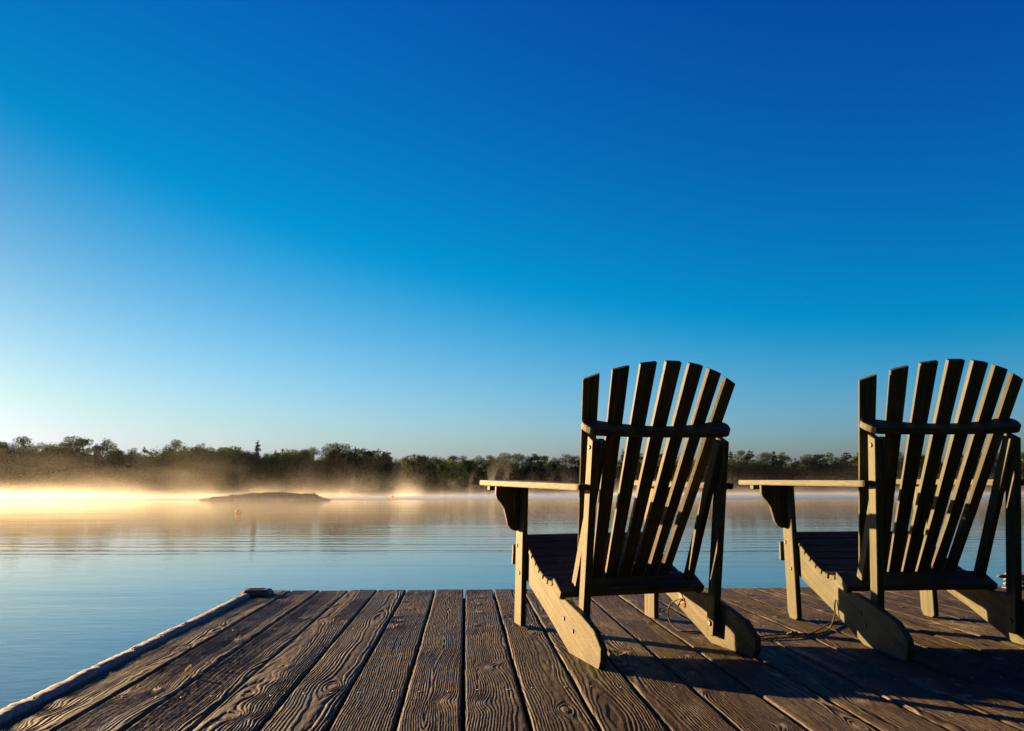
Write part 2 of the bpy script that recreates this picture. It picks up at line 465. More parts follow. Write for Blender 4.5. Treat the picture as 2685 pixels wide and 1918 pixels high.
KIND = {}
for i in range(7):
    KIND['b%d' % i] = broad_tree(100 + i, 10, 6.2 + (i % 3) * 0.9, airy=0.15 + 0.12 * (i % 3), nclump=30 + 3 * (i % 3))
for i in range(3):
    KIND['a%d' % i] = broad_tree(200 + i, 10, 4.6, airy=0.95, nclump=26, per=170)
KIND['s0'] = conifer(31, 10, 3.2)
KIND['s1'] = conifer(32, 10, 2.7)
KIND['p0'] = conifer(41, 10, 5.6, True)
def upload(k):
    (cv, cf), (tv, tf) = KIND[k]
    return np_mesh('crown', cv, cf), np_mesh('trunk', tv, tf, True)
KM = {k: upload(k) for k in KIND}
for k, (c, t) in KM.items():
    c.materials.append(M_NEEDLE if k[0] in 'sp' else M_LEAF); t.materials.append(M_BARK)

F_PX = 2030.26
def tree_at(name, px, py, dback, kind, label, group=None, wid=1.0):
    """a tree whose top shows at photo pixel (px, py), standing dback metres behind the shoreline"""
    tx = (px - 1342.5) / F_PX
    D = 130.0
    for _ in range(30): D = float(shore_y(tx * D)) + dback
    x = tx * D
    z0 = float(ground_z(np.array([x]), np.array([D]))[0])
    Ht = CAMH + (1279.5 - (px - 1342) * 0.0015 - py) / F_PX * D - z0
    o = empty(name)
    o.location = (x, D, z0 - 0.05)
    o.rotation_euler = (0, 0, random.uniform(0, 6.28))
    s = Ht / (10 * 0.985)
    o.scale = (s * wid, s * wid, s)
    tag(o, label, 'tree', group)
    c, t = KM[kind]
    link_mesh('trunk', t, None, o); link_mesh('crown', c, None, o)
    return o

G1 = 'trees on the skyline of the misty left shore'
T = [  # px, py, back, kind, width, label
 (5, 1158, 4, 'b0', 1.0, 'broadleaf tree cut off by the left edge of the picture'),
 (56, 1146, 3, 'b1', 0.95, 'tall spiky-topped leafy tree nearest the left edge on the shore'),
 (20, 1170, 7, 'b4', 1.1, 'low rounded tree filling the gap beside the left picture edge'),
 (96, 1178, 5, 'b3', 0.8, 'short rounded tree right of the spiky tree nearest the left edge'),
 (122, 1163, 6, 'b5', 0.9, 'flat-topped leafy tree left of the widest golden-hazed crown'),
 (143, 1164, 4, 'b2', 0.7, 'small leafy tree touching the flat-topped tree on its right'),
 (172, 1162, 5, 'b6', 0.8, 'leafy tree snug against the left of the widest hazed crown'),
 (197, 1145, 3, 'b4', 1.0, 'widest and tallest leafy crown in the golden haze on the left'),
 (219, 1150, 6, 'b0', 0.9, 'leafy tree forming the right shoulder of the widest hazed crown'),
 (258, 1160, 4, 'a0', 0.9, 'thin see-through tree between two fuller crowns on the left'),
 (290, 1152, 3, 'b2', 0.62, 'tree with a small round knob of leaves on top'),
 (303, 1170, 6, 'b3', 0.7, 'low leafy tree under the right of the knob-topped tree'),
 (320, 1176, 4, 'a1', 0.8, 'sparse pale tree at the lowest dip of the left skyline'),
 (336, 1173, 5, 'a2', 0.8, 'sparse twiggy tree just right of the lowest dip'),
 (354, 1175, 4, 'b5', 0.6, 'small leafy tree, first of three low tops before the dark oak'),
 (377, 1170, 5, 'a0', 1.0, 'airy tree, middle one of three low tops before the dark oak'),
 (408, 1171, 4, 'a1', 1.1, 'airy tree, last of three low tops before the dark oak'),
 (432, 1187, 3, 'b6', 0.7, 'shortest leafy tree directly left of the dark cloud-shaped oak'),
 (470, 1155, 3, 'b1', 0.82, 'dark oak-like tree with a cloud-shaped top above the skyline'),
 (490, 1170, 6, 'b3', 0.8, 'leafy tree leaning against the right of the dark cloud-shaped oak'),
 (528, 1161, 3, 'b6', 0.72, 'second tall dark oak-like tree, left of the round lollipop tree'),
 (551, 1174, 5, 'b4', 0.7, 'sloping leafy tree right of the second dark oak-like tree'),
 (583, 1182, 3, 'b2', 0.55, 'small round lollipop-like tree standing alone in a gap'),
 (612, 1194, 5, 'b0', 0.9, 'low bright green tree right of the lollipop-like tree'),
 (640, 1185, 4, 'a2', 1.1, 'airy twiggy-topped tree left of the lone pointed spruce'),
 (660, 1187, 6, 'b5', 0.8, 'low leafy tree at the left foot of the lone pointed spruce'),
 (678, 1161, 2, 's0', 1.0, 'lone pointed spruce rising above the island'),
 (700, 1190, 5, 'b3', 0.8, 'low leafy tree at the right foot of the lone pointed spruce'),
 (721, 1178, 4, 'a0', 0.9, 'first twiggy top right of the lone pointed spruce'),
 (738, 1174, 5, 'a1', 0.9, 'second twiggy top right of the lone pointed spruce'),
 (752, 1175, 6, 'a2', 0.9, 'third twiggy top right of the lone pointed spruce'),
 (776, 1177, 4, 'b6', 0.85, 'sunlit yellow-green tree above the right end of the island'),
 (805, 1178, 3, 'b0', 0.6, 'small dark leafy tree right of the sunlit yellow-green tree'),
 (829, 1173, 5, 'b2', 0.7, 'grey-green rounded tree just left of the biggest dark oak'),
 (862, 1165, 4, 'b4', 0.75, 'green leafy tree on the left flank of the biggest dark oak'),
 (883, 1163, 3, 'b1', 0.75, 'biggest dark oak on the right half of the left shore'),
 (905, 1164, 4, 'b5', 0.65, 'dark crown forming the right half of the biggest oak pair'),
 (922, 1182, 3, 'b3', 0.6, 'short dark tree between the oak pair and the small spruce'),
 (934, 1180, 2, 's1', 0.9, 'small dark spruce tip beside the biggest oak pair'),
 (950, 1196, 5, 'b6', 0.7, 'low dark tree right of the small spruce tip'),
 (971, 1191, 4, 'a2', 0.9, 'thin open-branched tree left of the layered pine'),
 (990, 1203, 5, 'b0', 0.7, 'lowest tree right before the layered pine'),
 (1016, 1187, 2, 'p0', 1.0, 'layered pine at the right tip of the near shore'),
 (1040, 1203, 3, 'b3', 0.6, 'last low tree of the near shore, right of the layered pine'),
]
for px, py, back, kind, wid, label in T:
    nm = {'s': 'spruce_tree', 'p': 'pine_tree'}.get(kind[0], 'broadleaf_tree')
    tree_at(nm, px, py, back, kind, label, G1, wid)

G2 = 'trees on the far wooded shore'
T2 = [
 (1072, 1205, 12, 'b1', 1.0, 'first low crown where the far shore begins right of the pine'),
 (1100, 1203, 14, 'b4', 1.1, 'far round crown second from where the far shore begins'),
 (1135, 1198, 12, 'b2', 0.8, 'far tree with a small peaked top left of the chair arm'),
 (1160, 1202, 15, 'b6', 1.1, 'far low crown right of the small peaked tree'),
 (1190, 1196, 13, 'b0', 1.1, 'far round crown midway between the pine and the left chair arm'),
 (1222, 1197, 15, 'b5', 1.1, 'far round crown with a flat top, above the mist'),
 (1255, 1196, 13, 'b3', 1.1, 'far crown just left of the tip of the left chair arm'),
 (1282, 1196, 15, 'b1', 1.0, 'far crown right above the tip of the left chair arm'),
 (1325, 1189, 14, 'b4', 1.15, 'tallest far crown above the front of the left chair arm'),
 (1352, 1190, 16, 'b2', 1.1, 'far crown against the right of the tallest far crown'),
 (1394, 1189, 14, 'b6', 1.2, 'wide domed far crown above the middle of the left chair arm'),
 (1428, 1196, 16, 'b0', 1.0, 'lower far crown between two domes above the left chair arm'),
 (1452, 1201, 13, 'b3', 0.9, 'small far crown in the notch above the left chair arm'),
 (1479, 1192, 15, 'b5', 1.1, 'far domed crown left of the left chair back'),
 (1508, 1197, 14, 'b1', 0.9, 'far crown touching the left edge of the left chair back'),
 (1545, 1194, 16, 'b4', 1.1, 'far crown partly behind the first slat of the left chair'),
 (1590, 1190, 14, 'b2', 1.1, 'far crown seen between the first slats of the left chair'),
 (1632, 1186, 15, 's1', 1.4, 'dark far spruce seen between the slats of the left chair'),
 (1680, 1188, 13, 'b6', 1.1, 'far crown seen between the middle slats of the left chair'),
 (1735, 1191, 16, 'b0', 1.1, 'far crown seen between the right slats of the left chair'),
 (1790, 1190, 14, 'b5', 1.1, 'far crown behind the right post of the left chair'),
 (1850, 1188, 15, 'b3', 1.0, 'far crown mostly hidden by the right post of the left chair'),
 (1912, 1187, 14, 's0', 1.3, 'far spruce immediately right of the left chair back'),
 (1936, 1183, 16, 'b1', 0.9, 'bushy far crown right of the left chair back'),
 (1962, 1184, 13, 'p0', 0.9, 'far pine with a flat top between the two chairs'),
 (1998, 1187, 15, 'b2', 1.0, 'far crown above the tip of the right chair arm'),
 (2025, 1188, 14, 's1', 1.5, 'far spruce above the tip of the right chair arm'),
 (2050, 1186, 16, 'b6', 0.9, 'tall far crown above the front of the right chair arm'),
 (2080, 1190, 13, 'a1', 0.9, 'thin twiggy far tree midway between the chairs'),
 (2108, 1193, 15, 'b4', 1.1, 'far crown above the middle of the right chair arm'),
 (2140, 1192, 14, 'b0', 1.1, 'far crown above the centre of the right chair arm'),
 (2178, 1189, 16, 'b5', 1.1, 'domed far crown left of the right chair back'),
 (2214, 1189, 14, 'p0', 1.2, 'flat-topped far pine beside the right chair back'),
 (2248, 1187, 15, 'b3', 1.0, 'far crown touching the left edge of the right chair back'),
 (2300, 1188, 14, 'b2', 1.1, 'far crown partly behind the first slat of the right chair'),
 (2350, 1186, 15, 'b1', 1.1, 'far crown between the first slats of the right chair'),
 (2400, 1189, 13, 'b6', 1.1, 'far crown between the middle slats of the right chair'),
 (2450, 1187, 16, 's0', 1.4, 'far spruce between the middle slats of the right chair'),
 (2500, 1189, 14, 'b0', 1.1, 'far crown between the right slats of the right chair'),
 (2560, 1188, 15, 'b4', 1.1, 'far crown left of the right post of the right chair'),
 (2620, 1187, 14, 'b5', 1.1, 'far crown beside the right post of the right chair'),
 (2680, 1186, 15, 'b2', 1.1, 'far crown at the right edge of the picture'),
]
for px, py, back, kind, wid, label in T2:
    nm = {'s': 'spruce_tree', 'p': 'pine_tree'}.get(kind[0], 'broadleaf_tree')
    tree_at(nm, px, py, back, kind, label, G2, wid)

def forest(name, x0, x1, n, backs, hs, seed, label):
    """lower trees and bushes of the wood, one mass"""
    r = np.random.default_rng(seed)
    Vs, Fs, o = [], [], 0
    keys = ['b%d' % i for i in range(7)]
    for i in range(n):
        x = r.uniform(x0, x1)
        d = r.uniform(*backs)
        y = float(shore_y(x)) + d
        z = float(ground_z(np.array([x]), np.array([y]))[0])
        (cv, cf), _ = KIND[keys[r.integers(7)]]
        cf = cf[r.uniform(size=len(cf)) < 0.42]
        hh = r.uniform(*hs) * (0.55 if d < 2.0 else 1.0)
        s = hh / 10; sw = s * r.uniform(1.0, 1.5)
        an = r.uniform(0, 6.28); ca, sa = math.cos(an), math.sin(an)
        q = cv[cf.ravel()]
        mid = q.reshape(-1, 4, 3).mean(1).repeat(4, 0)
        q = mid + (q - mid) * (1.35 / max(s, 0.3)) * 1.0 * 0.75
        q = np.stack([(q[:, 0] * ca - q[:, 1] * sa) * sw, (q[:, 0] * sa + q[:, 1] * ca) * sw, (q[:, 2] - 1.6) * s * 1.18], 1) + [x, y, z]
        Vs.append(q); Fs.append(np.arange(len(q)).reshape(-1, 4) + o); o += len(q)
    me = np_mesh(name, np.concatenate(Vs), np.concatenate(Fs))
    return tag(link_mesh(name, me, M_LEAF), label, 'forest', None, 'stuff')
forest('undergrowth', -175, -13, 300, (0.3, 4), (1.9, 3.4), 13, 'dark waterside bushes under the misty left shore trees')
forest('undergrowth', -14, 190, 230, (0.3, 6), (2.2, 4.0), 14, 'low green bushes along the waterline of the far right shore')
forest('forest', -175, -13, 340, (0.5, 9), (4.0, 7.6), 3, 'dense dark lower trees and bushes along the misty left shore')
forest('forest', -14, 190, 330, (1.0, 20), (4.5, 7.6), 4, 'dense green wood under the skyline trees of the far right shore')

# unseen wooded bank behind the camera, added to darken the chair backs
def bank():
    r = np.random.default_rng(77)
    Vs, Fs, o = [], [], 0
    for i in range(34):
        x, y = r.uniform(-34, 62), -r.uniform(9, 24)
        if x < -12 and y > -14: continue
        (cv, cf), _ = KIND['b%d' % r.integers(7)]
        s = r.uniform(1.25, 1.9); an = r.uniform(0, 6.28)
        q = cv[cf.ravel()]
        mid = q.reshape(-1, 4, 3).mean(1).repeat(4, 0)
        q = mid + (q - mid) * 2.1
        q = np.stack([(q[:, 0] * math.cos(an) - q[:, 1] * math.sin(an)) * s, (q[:, 0] * math.sin(an) + q[:, 1] * math.cos(an)) * s, (q[:, 2] - 1.5) * s * 1.15], 1) + [x, y, 0.5]
        Vs.append(q); Fs.append(np.arange(len(q)).reshape(-1, 4) + o); o += len(q)
    me = np_mesh('forest', np.concatenate(Vs), np.concatenate(Fs))
    tag(link_mesh('forest', me, M_LEAF), 'unseen dense wood behind the camera, added to darken the chair backs', 'forest', None, 'stuff')
    xs, ys = np.meshgrid(np.linspace(-60, 90, 40), np.array([-6.5, -7.5, -9, -14, -30, -80]), indexing='ij')
    zs = np.array([-.4, .15, .35, .6, 1.6, 5.0])[None] + 0.1 * fbm(xs / 4, ys / 4, 3, 3)
    a_, b_ = xs.shape; idx = np.arange(a_ * b_).reshape(a_, b_)
    f = np.stack([idx[:-1, :-1], idx[1:, :-1], idx[1:, 1:], idx[:-1, 1:]], -1).reshape(-1, 4)
    tag(link_mesh('ground', np_mesh('bank', np.stack([xs, ys, zs], -1).reshape(-1, 3), f, True), M_GROUND), kind='structure')
bank()

# ------------------------------------------------------------------ island, buoys
def island():
    D = 65.0
    k = D / F_PX
    prof = [(500, 1313), (507, 1309), (532, 1304.5), (537, 1305.5), (598, 1297), (646, 1292.5), (720, 1288.5), (757, 1291.5), (809, 1295.5),
            (831, 1299), (842, 1304), (857, 1307.5), (861, 1313)]
    px = np.array([p[0] for p in prof], float); py = np.array([p[1] for p in prof], float)
    nxx, nyy = 170, 50
    us = np.linspace(500, 861, nxx)
    top = (1312.0 - np.interp(us, px, py)) * k * 0.88
    x = (us - 1342.5) * k
    vs = np.linspace(-1, 1, nyy)
    Xg, Vg = np.meshgrid(x, vs, indexing='ij')
    half = 1.3 * np.sqrt(np.clip(1 - ((us - 680) / 182) ** 2, 0.0, 1))[:, None] + 0.05
    Y = D + Vg * half + 2.2 + 0.3 * vnoise(Xg / 1.2, Vg * 2, 3)
    sh = np.clip(1 - np.abs(Vg) ** 2.4, 0, 1)
    Z = top[:, None] * sh + 0.16 * fbm(Xg / 0.7, Y / 0.5, 21, 4) * sh - 0.05 * np.abs(vnoise(Xg / 0.35, Y / 0.3, 31)) * sh + 0.04 * vnoise(Xg / 0.15, Y / 0.15, 8) * sh
    Z -= 0.10 * (np.abs(Vg) ** 6)
    idx = np.arange(nxx * nyy).reshape(nxx, nyy)
    f = np.stack([idx[:-1, :-1], idx[1:, :-1], idx[1:, 1:], idx[:-1, 1:]], -1).reshape(-1, 4)
    o = empty('rocky_island', Matrix.Translation((0, 0, 0)))
    tag(o, 'low rocky islet with a grassy back lying in the misty water', 'island')
    link_mesh('rock', np_mesh('rock', np.stack([Xg, Y, Z], -1).reshape(-1, 3), f, True), M_ROCK, o)
    # turf and a few upright stalks
    r = np.random.default_rng(5)
    V, F, c = [], [], 0
    def blade(bx, by, bz, h, wd, lean):
        nonlocal c
        V.extend([(bx - wd, by, bz), (bx + wd, by, bz), (bx + lean + wd * .2, by + lean * .3, bz + h), (bx + lean - wd * .2, by + lean * .3, bz + h)])
        F.append((c, c + 1, c + 2, c + 3)); c += 4
    for _ in range(9000):
        i = int(np.clip(r.normal(105, 30), 40, 150)); j = int(np.clip(r.normal(25, 8), 5, 44))
        dens = vnoise(np.array([i / 9.0]), np.array([j / 6.0]), 4)[0]
        if dens < -0.15: continue
        blade(Xg[i, j] + r.uniform(-.05, .05), Y[i, j] + r.uniform(-.1, .1), Z[i, j] - .02, r.uniform(.03, .12), .010, r.uniform(-.04, .04))
    for us0, n, h in ((588, 5, .22), (600, 5, .25), (617, 10, .22), (692, 12, .18), (735, 16, .34), (753, 12, .2), (770, 16, .2), (805, 60, .26), (812, 60, .30), (790, 22, .16)):
        i = int((us0 - 500) / 361 * 169)
        for _ in range(n):
            ii = int(np.clip(i + r.normal(0, 2.2 if n > 12 else .8), 0, 169)); j = 24 + r.integers(-3, 4)
            blade(Xg[ii, j] + r.uniform(-.04, .04), Y[ii, j], Z[ii, j] - .02, h * r.uniform(.5, 1.1), .012, r.uniform(-.08, .08))
    g = link_mesh('grass', np_mesh('grass', np.array(V), np.array(F)), M_GRASS, o)
    g['kind'] = 'stuff'
island()

def buoy(px, py_bot, dia_px, label):
    D = CAMH / ((py_bot - 1279) / F_PX)
    R = dia_px / 2 / F_PX * D
    x = (px - 1342.5) / F_PX * D
    o = empty('mooring_buoy', Matrix.Translation((x, D, 0)))
    tag(o, label, 'buoy', 'round buoys floating on the lake')
    bm = bmesh.new()
    bmesh.ops.create_uvsphere(bm, u_segments=28, v_segments=18, radius=R)
    for v in bm.verts:
        v.co.z = v.co.z * 0.95 + R * 0.62
    for f in bm.faces: f.smooth = True
    me = bpy.data.meshes.new('float'); bm.to_mesh(me); bm.free()
    fl = link_mesh('float', me, M_BUOY, o)
    bm = bmesh.new()
    bmesh.ops.create_cone(bm, segments=14, radius1=R * .22, radius2=R * .18, depth=R * .22, cap_ends=True, matrix=Matrix.Translation((0, 0, R * 1.60)))
    me = bpy.data.meshes.new('cap'); bm.to_mesh(me); bm.free()
    link_mesh('top_cap', me, M_BUOY, o)
buoy(635, 1343, 12.5, 'round orange buoy floating alone in front of the rocky islet')
buoy(1033, 1306, 9.0, 'smaller distant orange buoy right of the islet, left of the chairs')

# ------------------------------------------------------------------ dock
def dk(off, m, z=0.0):
    """deck coordinates: off across the boards, m along them"""
    return np.array([math.cos(CY) * off + math.sin(CY) * m, -math.sin(CY) * off + math.cos(CY) * m, z])
dock = empty('wooden_dock', DT)
tag(dock, 'weathered plank dock with deeply ridged grain and a frosted edge strip', 'dock')
PP, PL0 = 0.1504, -0.0046
def end_m(off): return (4.185 - 0.0 * off + math.sin(CY) * off) / math.cos(CY)

def deck_boards():
    Vs, Fs, W_, G_, B_, K_, base = [], [], [], [], [], [], 0
    m_fine = []
    m = 1.42
    while m < 4.3:
        m_fine.append(m); m += 0.0021 * m ** 1.15
    m_fine = np.array(m_fine)
    for k in range(-7, 24):
        r = np.random.default_rng(500 + k)
        o0, o1 = PL0 + k * PP + 0.0042, PL0 + (k + 1) * PP - 0.0042
        wob = 0.0
        me_ = end_m((o0 + o1) / 2) + r.uniform(-0.006, 0.006)
        ms = np.concatenate([np.arange(-0.8, 1.42, 0.03), m_fine[m_fine < me_ - 0.004], [me_ - 0.003, me_]])
        far_off = max(0, k - 12)
        nu = 112 if k < 13 else 64
        if k >= 13: ms = ms[::2] if (len(ms) % 2) else np.concatenate([ms[:-1:2], ms[-1:]])
        u = np.linspace(0, 1, nu)
        U, Mm = np.meshgrid(u, ms, indexing='ij')
        wd = o1 - o0
        x = U * wd                                   # metres across
        # annual rings: distance to a pith line wandering below the board
        c0 = wd * r.uniform(-0.3, 1.3)
        dep = r.uniform(0.012, 0.06)
        wnd = 0.022 * fbm(Mm / 0.55, Mm * 0 + k, 3 + k, 3)
        D = dep + r.uniform(-0.012, 0.012) * Mm + 0.018 * fbm(Mm / r.uniform(0.35, 0.9), Mm * 0, 40 + k, 4)
        xx = x - c0 - wnd + 0.0028 * fbm(x / 0.03, Mm / 0.12, 60 + k, 3)
        Rr = np.sqrt(xx ** 2 + D ** 2)
        knot = np.zeros_like(x)
        nk = r.integers(7, 13)
        for _ in range(nk):
            kx, km = wd * r.uniform(0.1, 0.9), r.uniform(-0.8, 4.2)
            ks = r.uniform(0.006, 0.015)
            d2 = ((x - kx) / (ks * 1.0)) ** 2 + ((Mm - km) / (ks * 1.9)) ** 2
            amp = r.uniform(0.010, 0.020) * r.choice([-1, 1])
            Rr = Rr + amp * np.exp(-d2 / 5.0)
            knot = np.maximum(knot, np.exp(-d2 * 1.1))
        pitch = r.uniform(0.0042, 0.0068)
        Rr = Rr + 0.0014 * fbm(x / 0.012, Mm / 0.05, 80 + k, 3)
        ph = Rr / pitch
        fr = ph - np.floor(ph)
        # ridges of late wood: steep on one side
        prof = np.where(fr < 0.30, 0.5 - 0.5 * np.cos(np.pi * fr / 0.30), 0.5 + 0.5 * np.cos(np.pi * (fr - 0.30) / 0.70))
        prof = prof ** 0.9
        ringv = 0.65 + 0.35 * hash2(np.floor(ph), np.floor(ph) * 0 + k, 7)
        depth = 0.0038 * ringv * (0.75 + 0.55 * fbm(x / 0.06, Mm / 0.5, 120 + k, 3))
        depth = np.clip(depth, 0.0003, 0.0055) * (1 - 0.75 * knot)
        H = -depth * (1 - prof)
        H += 0.0008 * fbm(x / 0.010, Mm / 0.04, 150 + k, 3) + 0.0009 * fbm(x / 0.08, Mm / 0.4, 170 + k, 2)
        H += 0.0009 * knot
        # drying cracks
        for _ in range(r.integers(2, 5)):
            cx, cm, cl = wd * r.uniform(0.2, 0.8), r.uniform(0, 4.2), r.uniform(0.15, 0.7)
            t = np.clip(1 - np.abs(Mm - cm) / cl, 0, 1)
            xc = cx + 0.006 * vnoise(Mm / 0.09, Mm * 0 + 1, 9 + k) + wnd * 0.5
            H -= 0.0035 * t * np.exp(-((x - xc) / 0.0011) ** 2)
        # rounded arrises
        e = np.minimum(x, wd - x)
        H -= 0.0055 * np.clip(1 - e / 0.0075, 0, 1) ** 2
        ee = np.clip(1 - (me_ - Mm) / 0.012, 0, 1)
        H -= 0.006 * ee ** 2 * (1 + 0.6 * vnoise(x / 0.02, Mm * 0, 5 + k))
        lvl = r.uniform(-0.0012, 0.0012)
        off = o0 + x + 0.0013 * vnoise(Mm / 0.25, Mm * 0 + U * 0.3, 300 + k) * (1 if True else 0)
        P = np.stack([math.cos(CY) * off + math.sin(CY) * Mm, -math.sin(CY) * off + math.cos(CY) * Mm, H + lvl], -1)
        n0, n1 = x.shape
        # skirts down the two long sides and the far end
        sideL = P[:1].copy(); sideL[..., 2] = -0.036
        sideR = P[-1:].copy(); sideR[..., 2] = -0.036
        P = np.concatenate([sideL, P, sideR], 0)
        endr = P[:, -1:].copy(); endr[..., 2] = -0.036
        P = np.concatenate([P, endr], 1)
        pad = lambda A: np.pad(A, ((1, 1), (0, 1)), mode='edge')
        G = pad(prof * (1 - ee)); KN = pad(knot)
        wx = pad(x); wm = pad(Mm)
        a, b = P.shape[:2]
        idx = np.arange(a * b).reshape(a, b) + base
        Fs.append(np.stack([idx[:-1, :-1], idx[1:, :-1], idx[1:, 1:], idx[:-1, 1:]], -1).reshape(-1, 4))
        Vs.append(P.reshape(-1, 3))
        W_.append(np.stack([wx + k * 3.7, wm + k * 1.9, wx * 0 + k], -1).reshape(-1, 3))
        G_.append(G.ravel()); K_.append(KN.ravel()); B_.append(np.full(a * b, r.uniform(0, 1)))
        base += a * b
    me = np_mesh('decking', np.concatenate(Vs), np.concatenate(Fs), True)
    set_attr(me, 'wood', np.concatenate(W_), 'FLOAT_VECTOR')
    set_attr(me, 'grain', np.concatenate(G_)); set_attr(me, 'knot', np.concatenate(K_)); set_attr(me, 'board', np.concatenate(B_))
    link_mesh('decking', me, M_DECK, dock)
deck_boards()

def prism(pts, ext, bevel=0.0018, seg=1):
    """closed outline pts (3D) swept by vector ext -> bmesh with softened edges"""
    bm = bmesh.new()
    e = Vector(ext)
    a = [bm.verts.new(Vector(p)) for p in pts]
    b = [bm.verts.new(Vector(p) + e) for p in pts]
    n = len(pts)
    bm.faces.new(a); bm.faces.new(b[::-1])
    for i in range(n): bm.faces.new((a[i], b[i], b[(i + 1) % n], a[(i + 1) % n]))
    bmesh.ops.recalc_face_normals(bm, faces=bm.faces)
    if bevel: bmesh.ops.bevel(bm, geom=list(bm.edges), offset=bevel, segments=seg, affect='EDGES', clamp_overlap=True)
    return bm

def box_bm(x0, x1, y0, y1, z0, z1, bevel=0.002):
    return prism([(x0, y0, z0), (x1, y0, z0), (x1, y1, z0), (x0, y1, z0)], (0, 0, z1 - z0), bevel)

def join_bm(bms):
    out = bmesh.new()
    for b in bms:
        t = bpy.data.meshes.new('tmp'); b.to_mesh(t); b.free(); out.from_mesh(t); bpy.data.meshes.remove(t)
    return out

def put(name, bm, mat, parent=None, mw=None, axis=(0, 1, 0), fn=None, smooth=False):
    me = bpy.data.meshes.new(name)
    ax = Vector(axis).normalized()
    c = ax.cross(Vector((0.31, 0.17, 0.93))).normalized(); n = ax.cross(c)
    off = Vector((random.uniform(0, 9), random.uniform(0, 9), random.uniform(0, 9)))
    wood = [(v.co.dot(ax) + off.x, v.co.dot(c) + off.y, v.co.dot(n) + off.z) for v in bm.verts]
    if fn:
        for v in bm.verts: v.co = fn(v.co)
    for f in bm.faces: f.smooth = smooth
    bm.to_mesh(me); bm.free()
    set_attr(me, 'wood', np.array(wood), 'FLOAT_VECTOR')
    return link_mesh(name, me, mat, parent, mw)

def to_deck(co):
    p = dk(co.x, co.y, co.z); return Vector(p)
# beams under the boards, so nothing bright shows through the gaps
for m0 in (0.2, 1.15, 2.1, 3.05, 4.0):
    put('joist', box_bm(-1.04, 3.5, m0, m0 + 0.09, -0.20, -0.040), M_BEAM, dock, axis=(1, 0, 0), fn=to_deck)
put('side_beam', box_bm(-1.088, -1.064, -0.8, 4.10, -0.24, -0.012), M_BEAM, dock, fn=to_deck)
put('end_beam', box_bm(-1.05, 3.5, 4.105, 4.145, -0.24, -0.040), M_BEAM, dock, axis=(1, 0, 0), fn=to_deck)
put('float', box_bm(-0.98, 3.4, -0.6, 3.98, -0.62, -0.21, 0.02), M_BEAM, dock, fn=to_deck)

def strip():
    """nailed rubber edging: swells between its nails"""
    nails = [1.72 - 0.345 * 2, 1.72 - 0.345, 1.72, 2.118, 2.462, 2.72, 2.935, 3.18, 3.49, 3.89]
    ms = np.arange(0.0, 4.10, 0.008)
    V = []
    prof = [(-0.024, -0.045), (-0.026, 0.003), (-0.022, 0.0080), (-0.014, 0.0102), (-0.002, 0.0108), (0.008, 0.0096), (0.0125, 0.0055), (0.0135, -0.012)]
    dn = np.min(np.abs(ms[:, None] - np.array(nails)[None]), 1)
    pinch = np.exp(-(dn / 0.035) ** 2)
    sw = 1 + 0.10 * vnoise(ms / 0.12, ms * 0, 12)
    for i, m in enumerate(ms):
        for (a, b) in prof:
            b2 = b * (sw[i] - 0.38 * pinch[i] * (1 if a > -0.012 else 0.2)) if b > 0 else b
            wob = 0.0020 * vnoise(m / 0.05, a * 60, 13) + 0.0016 * vnoise(m / 0.014, a * 200, 15)
            V.append(dk(-1.076 + a + 0.003 * vnoise(m / 0.3, 0.0, 14), m, b2 + wob + 0.002))
    k = len(prof); n = len(ms)
    idx = np.arange(n * k).reshape(n, k)
    f = np.stack([idx[:-1, :-1], idx[:-1, 1:], idx[1:, 1:], idx[1:, :-1]], -1).reshape(-1, 4)
    e = link_mesh('edge_strip', np_mesh('edge_strip', V, f, True), M_STRIP, dock)
    for m in nails[2:]:
        bm = bmesh.new()
        bmesh.ops.create_cone(bm, segments=12, radius1=0.007, radius2=0.005, depth=0.003, cap_ends=True,
                              matrix=Matrix.Translation(Vector(dk(-1.078, m, 0.0085))) @ Matrix.Rotation(0.2, 4, 'Y'))
        put('nail_head', bm, M_CAST, e)
strip()
def nails():
    bm = bmesh.new()
    bmesh.ops.create_cone(bm, segments=10, radius1=0.0042, radius2=0.0036, depth=0.0012, cap_ends=True)
    first = put('nail', bm, M_CAST, dock)
    for mrow in (2.14, 3.09):
        for k in range(-7, 15):
            for e in (0.24, 0.76):
                o = first if (k, mrow, e) == (-7, 2.14, 0.24) else first.copy()
                if o is not first: COL.objects.link(o); o.parent = dock
                o.location = Vector(dk(PL0 + (k + e + random.uniform(-.04, .04)) * PP, mrow + random.uniform(-.012, .012), 0.0004))
nails()

def corner_cap():
    # cast corner fitting with sloping sides and a dished top
    V, F = [], []
    def ring(pts, z):
        return [tuple(dk(x, y, z)) for x, y in pts]
    cx, cy = -1.045, 4.085
    base = [(-.075, -.055), (.075, -.055), (.080, .050), (-.070, .060)]
    out = []
    for z, s in ((0.001, 1.0), (0.008, 0.97), (0.024, 0.84), (0.030, 0.74), (0.0295, 0.56), (0.021, 0.48)):
        pts = []
        for i in range(4):
            a, b = base[i], base[(i + 1) % 4]
            for t in (0.12, 0.5, 0.88):
                pts.append((cx + s * (a[0] + (b[0] - a[0]) * t), cy + s * (a[1] + (b[1] - a[1]) * t)))
        out.append(ring(pts, z + 0.0015 * math.sin(7 * s)))
    bm = bmesh.new()
    rings = [[bm.verts.new(p) for p in r_] for r_ in out]
    for a, b in zip(rings, rings[1:]):
        for i in range(12): bm.faces.new((a[i], a[(i + 1) % 12], b[(i + 1) % 12], b[i]))
    bm.faces.new(rings[-1])
    put('corner_cap', bm, M_CAST, dock)
corner_cap()

